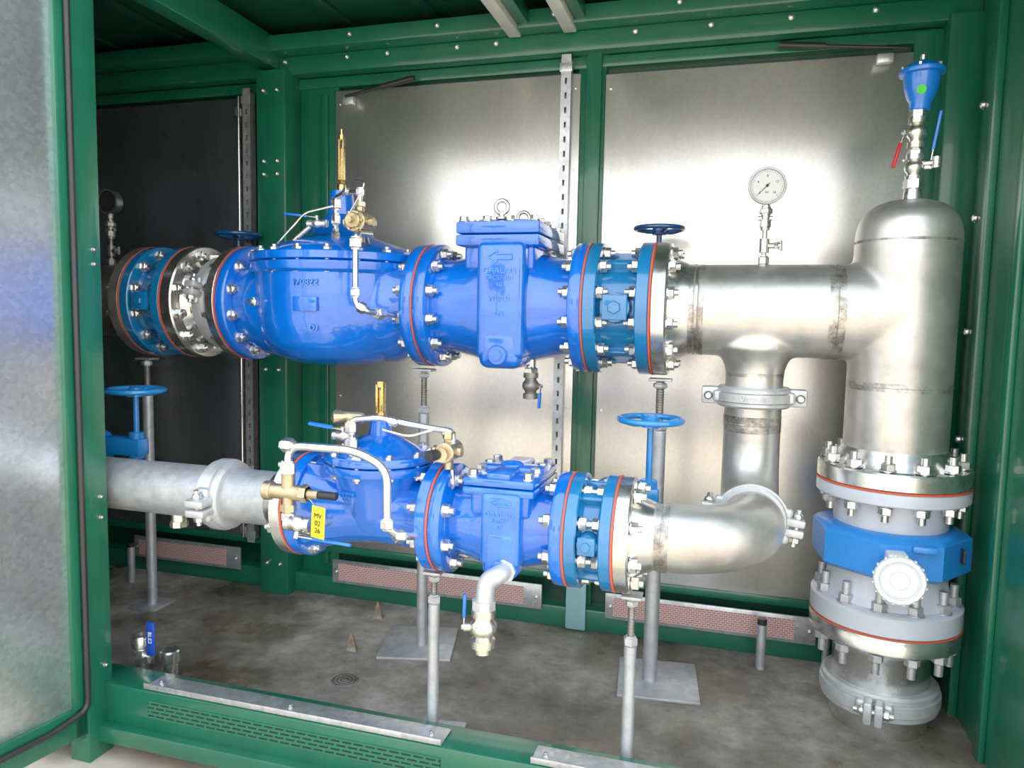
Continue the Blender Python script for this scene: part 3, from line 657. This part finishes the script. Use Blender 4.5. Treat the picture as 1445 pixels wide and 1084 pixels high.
def gauge(px,py,pz,pb,R,label,dark=False):
    t=thing('pressure_gauge',label,'pressure gauge',(px,py,pb),'pressure gauges')
    M=BOLT if not dark else DARKST
    b=B(); b.cyl((px,py,pb-.01),(px,py,pz-R),.007,n=14)
    b.cyl((px,py,pb+.10),(px,py,pb+.17),.013,n=14)
    b.cyl((px-.02,py,pb+.135),(px+.02,py,pb+.135),.007,n=10)
    b.obj('stem',M,t)
    for a in (((px,py,pb+.012),(0,0,1),.016,.022),((px,py,pb+.12),(0,0,1),.016,.024),((px,py,pb+.155),(0,0,1),.019,.016),((px,py,pz-R-.008),(0,0,1),.011,.02)): fit(t,*a,M,'fitting')
    b=B(); b.cyl((px,py,pb+.035),(px,py,pb+.075),.014,n=16); b.cyl((px,py,pb+.055),(px+.045,py-.01,pb+.055),.008,n=12); b.hex((px+.028,py-.006,pb+.055),(px+.04,py-.009,pb+.055),.012); b.cyl((px+.045,py-.01,pb+.04),(px+.045,py-.01,pb+.07),.005,n=8); b.obj('needle_valve',M,t)
    b=B(); b.lathe([(0,R*.9),(.002,R),(.028,R),(.032,R*1.06),(.036,R*1.04),(.037,R*.92),(.031,R*.90),(.031,0)],(px,py+.02,pz),(0,-1,0),48); ca=b.obj('case',RIMST,t,'dark steel bezel case')
    b=B(); b.lathe([(0,R*.90),(.0015,R*.90),(.0015,0)],(px,py-.011,pz),(0,-1,0),48); di=b.obj('dial',DIALW if not dark else BLACK,t,'white dial face' if not dark else 'dark dial face')
    if not dark:
        b=B()
        for i in range(33):
            a=rad(225-270*i/32); L=.12 if i%8==0 else .06
            e=V((math.cos(a),0,math.sin(a))); q=V((px,py-.0131,pz)); b.cyl(q+e*R*.84,q+e*R*(.84-L),.0005,n=6)
        b.obj('tick_marks',INK,di)
        for i,s in enumerate(('0','4','8','12','16')):
            a=rad(225-270*i/4); text_mesh(s,R*.2,.0002,'dial_number',INK,di,(px+R*.55*math.cos(a),py-.0132,pz+R*.55*math.sin(a)),(rad(90),0,0))
        text_mesh('bar',R*.17,.0002,'dial_unit',INK,di,(px,py-.0132,pz-R*.35),(rad(90),0,0))
        b=B(); a=rad(225); q=V((px,py-.0145,pz)); e=V((math.cos(a),0,math.sin(a))); b.cyl(q-e*R*.2,q+e*R*.7,.0011,.0005,8); b.lathe([(0,R*.08),(.002,R*.08)],q,(0,-1,0),14); b.obj('needle',INK,di)
gauge(.09,UY,1.552,1.325,.051,'round white-faced pressure gauge on steel fittings above header pipe')
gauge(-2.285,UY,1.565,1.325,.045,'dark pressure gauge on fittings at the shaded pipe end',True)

t=thing('air_valve','blue air release valve on stacked ball valve atop domed riser','air valve',(.475,UY,1.50))
ax_=.475
b=B(); b.cyl((ax_,UY,1.485),(ax_,UY,1.535),.028,.022,20); b.cyl((ax_,UY,1.53),(ax_,UY,1.745),.014,n=16); b.obj('nipple',BOLT,t)
for z,r,L in ((1.545,.027,.03),(1.628,.022,.022),(1.735,.022,.028)): fit(t,(ax_,UY,z),(0,0,1),r,L,BOLT,'fitting')
ballvalve(t,(ax_,UY,1.685),'Z',.085,.023,NICKEL,(-.25,-.1,-1),(-1,-.35,0),REDP,.10)
ballvalve(t,(ax_,UY,1.59),'Z',.075,.023,BOLT,(.12,-.05,1),(1,-.2,0),BLUEP,.15)
b=B(); b.cyl((ax_,UY,1.60),(ax_+.055,UY-.02,1.60),.008,n=12); b.cyl((ax_+.05,UY-.018,1.585),(ax_+.05,UY-.018,1.615),.012,n=12); b.obj('side_tap',BOLT,t)
b=B(); b.lathe([(1.742,.018),(1.745,.026),(1.765,.027),(1.775,.034),(1.80,.042),(1.83,.047),(1.838,.047),(1.841,.057),(1.846,.059),(1.853,.057),(1.858,.046),(1.868,.036),(1.876,.020),(1.878,0)],(ax_+.004,UY,0),'Z',36); b.obj('float_housing',paint('air_valve_blue',(.004,.15,.60),.3,.7,.1,.1),t)
for i in range(6):
    a=i*math.pi/3+.2; b=B(); b.hex((ax_+.004+.051*math.cos(a),UY+.051*math.sin(a),1.851),(ax_+.004+.051*math.cos(a),UY+.051*math.sin(a),1.861),.0055); b.obj('cap_screw',BOLT,t)
b=B(); b.cyl((ax_+.004,UY,1.872),(ax_+.004,UY,1.892),.008,n=10); b.obj('vent_cap',BOLT,t)
b=B(); b.lathe([(0,.012),(.001,.012),(.001,0)],(ax_-.004,UY-.0435,1.79),(-.05,-1,-.35),20); b.obj('sticker',GRND,t,'round green sticker')

# ------------------------------------------------------------ LOWER LINE
LF,LP=.142,.0765
t=thing('steel_pipe','long light grey stainless pipe with silver end flange','pipe',(-1.6,LY,LZ-LP))
b=B(); b.lathe([(-1.985,LP),(-1.19,LP)],LC,'X',56); b.obj('pipe_body',GALV,t)
b=B(); b.lathe([(-1.20,LP+.0005),(-1.175,.09),(-1.142,.105),(-1.140,LF-.003),(-1.137,LF),(-1.109,LF),(-1.106,LF-.003),(-1.106,.06)],LC,'X',56); b.obj('weld_neck_flange',FLG,t)
b=B(); b.cyl((-1.54,LY,LZ-LP+.01),(-1.54,LY,LZ-LP-.02),.022,n=20); b.cyl((-1.54,LY,LZ-LP-.018),(-1.54,LY,LZ-LP-.035),.026,n=8); b.obj('drain_cap',NICKEL,t)
coupling('c','pale grey grooved coupling on the lower pipe',(-1.375,LY,LZ),'X',LP,(0,-1,-.1),.070,th=.022)
t=thing('control_valve','smaller bright blue control valve with brass pilots and yellow tag','control valve',(-.90,LY,.49))
cx=-.885
b=B(); b.lathe(flprof(-1.100,-1.068,LF,.07)+[(-1.068,.125),(-1.045,.118),(-1.0,.105),(-.95,.094),(-.88,.088),(-.81,.090),(-.75,.094),(-.727,.102)]+flprof(-.727,-.696,LF,.07),LC,'X',56)
b.obj('body_flanges',BLUE,t)
b=B(); b.lathe([(.575,.07),(.60,.088),(.64,.100),(.69,.112),(.725,.126),(.738,.132),(.742,.146),(.745,.148),(.762,.148),(.765,.145),(.765,.05)],(cx,LY,0),'Z',56); b.obj('body',BLUE,t)
for yy in (LY-.06,LY+.06):
    b=B(); pts=[(-1.066,.70),(-1.066,.755),(-.99,.75),(-.94,.66)]
    vs=[V((p[0],yy-.006,p[1])) for p in pts]; b.rings([vs,[p+V((0,.012,0)) for p in vs]]); b.obj('web_rib',BLUE,t)
b=B(); b.lathe([(.768,.05),(.768,.145),(.771,.148),(.786,.148),(.790,.145),(.792,.11),(.805,.095),(.822,.065),(.832,.048),(.836,.032),(.86,.028),(.878,.026),(.880,0)],(cx,LY,0),'Z',56); b.obj('bonnet',BLUE,t)
bolts(t,(cx,LY,0),'Z',.745,.786,.132,10,.012,.011,ext=.005,name='bonnet_bolt')
bolts(t,LC,'X',-1.137,-1.068,.120,8,.016,.018,ext=.010); bolts(t,LC,'X',-.727,-.659,.116,8,.016,.018,ext=.010)
gasket(t,-1.103,LF,LC); gasket(t,-.693,LF,LC)
b=B(); b.cyl((cx,LY,.878),(cx,LY,.895),.016,n=16); b.box((cx-.008,LY,.93),(.006,.018,.08),.001); b.box((cx+.008,LY,.93),(.006,.018,.08),.001); b.cyl((cx,LY,.89),(cx,LY,.955),.0045,n=10); b.cyl((cx,LY,.963),(cx,LY,.978),.012,n=14); b.obj('position_indicator',BRASS,t)
text_mesh('112322',.020,.004,'raised_number',BLUEL,t,(-.93,LY-.110,.69),(rad(106),0,rad(-14)))
fy=1.585
b=B(); b.tube([(-1.035,fy,.73),(-1.035,fy,.828),(-.85,fy,.828),(-.765,fy,.79),(-.765,fy,.635),(-.72,fy+.06,.61),(-.72,LY-.08,.61)],.0105,.04,16); b.obj('pilot_tube',TUBE,t,'large bent silver pilot tube')
for a in (((-1.035,fy,.77),(0,0,1),.020,.028),((-1.035,fy,.828),(1,0,0),.019,.028),((-.765,fy,.655),(0,0,1),.017,.022),((-.745,fy+.025,.62),(.6,.8,-.2),.017,.022),((-.72,LY-.11,.61),(0,1,0),.018,.025)): fit(t,*a)
b=B(); p=V((-1.035,fy,.71)); b.cyl(p-V((.05,0,0)),p+V((.055,0,0)),.019,n=20,ch=.002); b.cyl(p-V((.068,0,0)),p-V((.045,0,0)),.024,n=24,ch=.003); b.hex(p+V((.035,0,0)),p+V((.055,0,0)),.023); b.cyl(p,p+V((0,0,.05)),.017,n=16); b.cyl(p,p-V((0,0,.06)),.015,n=16); b.hex(p-V((0,0,.05)),p-V((0,0,.03)),.020); b.cyl(p+V((.05,0,0)),p+V((.085,0,0)),.012,n=14)
b.obj('pilot_valve',BRONZE,t,'brass pilot valve with black tip')
b=B(); b.cyl(p+V((.085,0,0)),p+V((.135,0,0)),.010,n=16,ch=.002); b.obj('black_tip',BLACK,t)
b=B(); b.tube([p-V((0,0,.06)),(-1.03,fy,.635),(-.985,fy+.01,.62),(-.985,LY-.08,.61)],.011,.02,12); b.obj('pilot_tube',TUBE,t)
for a in (((-1.035,fy,.648),(0,0,1),.018,.02),((-.99,fy+.01,.62),(1,.3,-.3),.019,.03)): fit(t,*a)
ballvalve(t,(-1.00,fy-.01,.635),'X',.07,.019,BOLT,(1,0,-.05),(0,-.4,-1),BLUEP,.15)
b=B(); b.box((-.925,fy-.045,.655),(.042,.002,.078),.001,Matrix.Rotation(rad(3),3,'Y')@Matrix.Rotation(rad(-12),3,'Z')); tg=b.obj('tag',YEL,t,'yellow plastic tag with handwriting')
text_mesh('MV\n02\n26',.018,.0003,'handwriting',INK,tg,(-.925,fy-.048,.653),(rad(90),rad(3),rad(-12)))
b=B(); b.tube([(-.93,fy-.045,.69),(-.955,fy-.03,.705),(-.98,fy-.01,.70)],.0012,.01,6); b.obj('tag_wire',BOLT,tg)
b=B(); b.tube([(cx-.03,LY-.10,.77),(cx-.035,LY-.10,.885),(-.84,LY-.10,.895),(-.72,LY-.08,.875),(-.655,LY-.06,.865),(-.655,LY-.06,.83)],.008,.02,12); b.obj('pilot_tube',TUBE,t)
b=B(); b.tube([(-.70,LY-.09,.87),(-.76,LY-.09,.85),(-.83,LY-.10,.865)],.0035,.02,8); b.obj('capillary_tube',TUBE,t)
b=B(); b.tube([(-.655,LY-.06,.77),(-.655,LY-.05,.72),(-.69,LY-.03,.69)],.007,.02,12); b.obj('pilot_tube',TUBE,t)
b=B(); p=V((-.665,LY-.06,.815)); b.cyl(p-V((0,.04,0)),p+V((0,.04,0)),.026,n=24,ch=.003); b.cyl(p-V((.04,0,0)),p+V((.035,0,0)),.013,n=14); b.cyl(p,p+V((0,0,.05)),.013,n=14); b.hex(p+V((0,0,.03)),p+V((0,0,.05)),.017); b.cyl(p-V((0,.06,0)),p-V((0,.04,0)),.018,n=18); b.cyl(p,p-V((0,0,.045)),.012,n=14)
b.obj('pilot_valve',BRONZE,t)
b=B(); b.cyl(p-V((.02,.085,.0)),p-V((.01,.055,.0)),.014,n=16); b.obj('black_tip',BLACK,t)
b=B(); p=V((-.950,LY-.06,.885)); b.cyl(p-V((.03,0,0)),p+V((.045,0,0)),.015,n=18,ch=.002); b.hex(p-V((.04,0,0)),p-V((.02,0,0)),.018); b.cyl(p,p-V((0,0,.10)),.010,n=14); b.cyl(p-V((.03,.025,.0)),p,.015,n=16); b.obj('pilot_valve',BRONZE,t)
for a in (((cx-.032,LY-.10,.82),(0,0,1),.017,.03),((cx-.034,LY-.10,.865),(0,0,1),.015,.025),((-.80,LY-.10,.888),(1,0,-.2),.013,.02),((-.67,LY-.06,.862),(1,0,-.2),.013,.02)): fit(t,*a)
ballvalve(t,(-.945,LY-.09,.84),'X',.06,.012,BOLT,(-1,0,.1),(0,-.3,1),BLUEP,.10)

t,m,sy=check_valve(-.52,LC,-.690,-.354,LF,.031,.092,(-.555,-.455,1.655,.525,.735),(-.605,-.425,1.665,1.915,.725,.768),'smaller bright blue check valve with ribbed bolted cover above a drain',.67,lift=False,hr=.013,nb=(3,4))
bolts(t,LC,'X',-.386,-.316,.116,8,.016,.018,ext=.010); gasket(t,-.352,LF,LC)
arrow(t,m,sy-.002,.712,.05,.024,BLUEL)
for s,z,sz in (('GAALAN',.685,.019),('BACS7',.668,.015),('60',.653,.014),('DN',.62,.014)):
    text_mesh(s,sz,.002,'raised_lettering',BLUEL,t,(m,sy-.001,z),(rad(90),0,0))
t=thing('drain_valve','silver drain elbow with ball valve and blue lever under check valve','drain valve',(-.515,1.66,.38))
b=B(); b.tube([(-.492,1.70,.548),(-.492,1.635,.548),(-.522,1.615,.535),(-.528,1.615,.46)],.022,.045,22,10); b.obj('elbow',CAST,t)
b=B(); b.lathe([(0,.029),(.020,.029)],(-.492,1.672,.548),(0,-1,0),8); b.obj('elbow_collar',CAST,t)
b=B(); b.lathe([(0,.029),(.022,.029)],(-.528,1.615,.465),'Z',8); b.obj('elbow_collar',CAST,t)
ballvalve(t,(-.528,1.615,.42),'Z',.095,.029,NICKEL,(.05,-.1,1),(-1,-.3,0),BLUEP,.085)
b=B(); b.cyl((-.528,1.615,.38),(-.528,1.615,.358),.020,n=20); b.obj('outlet',NICKEL,t)

bv=butterfly(-.350,-.238,LC,LF,.105,.116,8,.030,'teal-blue flanged butterfly valve with bright blue handwheel on lower line',.888,WHEELB,-.19,2.0,.665,.083,.015)
bolts(bv,LC,'X',-.268,-.197,.116,8,.016,.018,ext=.010); gasket(bv,-.2365,LF,LC)
butterfly(-2.11,-1.99,LC,LF,.105,.116,8,.030,'blue flanged butterfly valve with bright blue handwheel behind front post',.89,WHEELB,-1.885,2.0,.69,.088,.015)

# ------------------------------------------------------------ stands
def stand(x,y,ztop,r,label,plate=None,zrod=.16,rot=0,saddle_=.07):
    t=thing('pipe_stand',label,'pipe stand',(x,y,0),'adjustable pipe stands')
    b=B(); b.cyl((x,y,.008),(x,y,ztop-zrod),r,n=20,ch=.001); b.obj('tube',GALV,t)
    b=B(); b.cyl((x,y,ztop-zrod-.02),(x,y,ztop-.01),r*.5,n=12)
    k=int(zrod/.008)
    for i in range(k): b.torus((x,y,ztop-zrod+i*.008),r*.5,.0018,'Z',12,5)
    b.obj('threaded_rod',DARKST,t)
    fit(t,(x,y,ztop-zrod+.012),(0,0,1),r*1.15,.02,GALV,'nut'); fit(t,(x,y,ztop-.03),(0,0,1),r,.014,GALV,'nut')
    b=B(); b.box((x,y,ztop-.012),(saddle_,.05,.008),.002); b.obj('saddle',GALV,t)
    if plate:
        px,py,w,d=plate; b=B(); b.box((px,py,.005),(w,d,.010),.002,Matrix.Rotation(rad(rot),3,'Z')); b.obj('base_plate',GALV,t)
stand(-.985,UY,.985,.0185,'galvanised adjustable stand on square base plate under control valve',(-1.0,2.335,.25,.26),.16,14)
stand(-.195,UY,.985,.023,'thick galvanised adjustable stand on square plate by the stainless flange',(-.17,2.33,.25,.26),.17,6)
stand(-2.13,UY,.985,.019,'galvanised adjustable stand in the shaded corner',(-2.13,2.32,.12,.12),.14)
stand(-.725,LY,.488,.0155,'slim galvanised stand under the lower blue flange',(-.72,1.83,.13,.11),.10,8,.05)
stand(-.20,LY,.488,.0155,'slim galvanised stand under the lower stainless flange',(-.20,1.80,.13,.11),.14,0,.05)
def stub(x,y,h,r,label,cap=True):
    t=thing('anchor_stub',label,'pipe stub',(x,y,0),'short upright floor stubs')
    b=B(); b.cyl((x,y,0),(x,y,h),r,n=18,ch=.001); b.obj('tube',GALV,t)
    if cap: b=B(); b.cyl((x,y,h-.004),(x,y,h+.018),r*1.04,n=18,ch=.003); b.obj('cap',BLACK,t,'black plastic cap')
stub(.15,2.53,.155,.015,'short galvanised stub with black cap on the floor')
stub(.36,2.60,.11,.012,'short thin galvanised stub beside the riser base',False)
stub(-2.40,2.50,.155,.015,'short galvanised stub in the shaded corner')
b=B(); b.box((-.50,2.630,.10),(.075,.012,.19),.003); solo(b.obj('earth_plate',paint('pale_blue_plate',(.20,.40,.42),.4,.2)),'pale blue-green flat plate at the post base','plate')
t=thing('floor_drain_valve','steel ball valve with open end and upright blue lever at sill','valve',(-1.755,1.86,0))
b=B(); b.cyl((-1.755,1.86,0),(-1.755,1.86,.05),.022,n=18); b.cyl((-1.755,1.86,.045),(-1.755,1.86,.085),.034,n=8); b.lathe([(.085,.030),(.12,.030),(.125,.027),(.125,.02),(.10,.018),(.10,0)],(-1.755,1.86,0),'Z',24); b.cyl((-1.755,1.86,.06),(-1.70,1.84,.06),.012,n=12); b.obj('valve_body',BOLT,t)
b=B(); b.box((-1.695,1.835,.13),(.030,.008,.11),.004); lv=b.obj('lever_grip',paint('navy_lever',(.01,.06,.42),.35,.3),t,'dark blue upright lever with white letters')
text_mesh('BLE2',.019,.0004,'printed_letters',WINK,lv,(-1.695,1.8305,.135),(rad(90),rad(90),0))
b=B(); b.box((-1.695,1.84,.075),(.014,.004,.05),.001); b.obj('lever',BOLT,lv)
t=thing('capped_pipe_stub','short capped steel pipe stub just inside the sill','pipe stub',(-1.645,1.86,0))
b=B(); b.cyl((-1.645,1.86,0),(-1.645,1.86,.07),.024,n=24); b.obj('tube',BOLT,t)
b=B(); b.lathe([(.055,.030),(.088,.030),(.092,.026),(.092,0)],(-1.645,1.86,0),'Z',24); b.obj('cap',TUBE,t)
t=thing('floor_drain','small round flush floor drain grate in concrete','drain',(-1.12,2.02,0))
b=B(); b.lathe([(0,.044),(.0012,.043),(.0012,0)],(-1.12,2.02,0),'Z',32); dp=b.obj('plate',concrete('drain_plate',[(.12,.11,.09),(.18,.165,.14),(.25,.235,.21)],20),t)
for r in (.012,.024,.036):
    b=B(); b.torus((-1.12,2.02,.0008),r,.0014,'Z',28,6); b.obj('grate_ring',BLACK,dp)
for i,(x,y,s,r) in enumerate(((-1.20,2.22,.05,.3),(-1.24,2.50,.05,1.0))):
    b=B(); c_=V((x,y,0)); vs=[c_+V((-s*.35,-s*.3,0)),c_+V((s*.4,-s*.25,0)),c_+V((s*.25,s*.3,0)),c_+V((-s*.3,s*.3,0))]
    top=[c_+V((-s*.1,-s*.1,s*1.25)),c_+V((s*.05,-s*.12,s*1.1)),c_+V((s*.04,s*.06,s*1.1)),c_+V((-s*.12,s*.05,s*1.3))]
    b.rings([vs,top]); solo(b.obj('stone_shard',STONE,sharp=10),'small pointed brown stone shard on concrete','stone','stone shards on the floor')

# ------------------------------------------------------------ light, world, camera
w=bpy.data.worlds.new('W'); scene.world=w; w.use_nodes=True; nt=w.node_tree
bg=nt.nodes['Background']; tc=nt.nodes.new('ShaderNodeTexCoord'); sp=nt.nodes.new('ShaderNodeSeparateXYZ'); nt.links.new(tc.outputs['Generated'],sp.inputs[0])
r=ramp(nt,sp.outputs['Z'],[(.0,(.88,.87,.85)),(.12,(.96,.96,.96)),(.3,(1.0,1.0,1.0)),(.8,(.72,.86,1.0))]); nt.links.new(r.outputs['Color'],bg.inputs['Color']); bg.inputs['Strength'].default_value=3.3
sl=bpy.data.lights.new('sun','SUN'); sl.energy=6.5; sl.angle=rad(3); sl.color=(1,.92,.80); so=bpy.data.objects.new('sun',sl); col.objects.link(so); so.location=(-3,3,6)
so.rotation_euler=V((.35,-.30,-1.5)).to_track_quat('-Z','Y').to_euler()

yaw=rad(16.2);p=rad(5);r_=rad(1.15)
R0=V((math.cos(yaw),math.sin(yaw),0));F0=V((-math.sin(yaw),math.cos(yaw),0))
F=F0*math.cos(p)-V((0,0,1))*math.sin(p); U0=R0.cross(F)
R=R0*math.cos(r_)+U0*math.sin(r_);U=U0*math.cos(r_)-R0*math.sin(r_)
cam=bpy.data.cameras.new('camera');co=bpy.data.objects.new('camera',cam);col.objects.link(co)
M=Matrix((R,U,-F)).transposed().to_4x4(); M.translation=V((0,0,1.15)); co.matrix_world=M
cam.sensor_width=36; cam.lens=36*1043/1445; cam.clip_start=.02
scene.camera=co
scene.view_settings.view_transform='Standard'
scene.view_settings.gamma=1.13
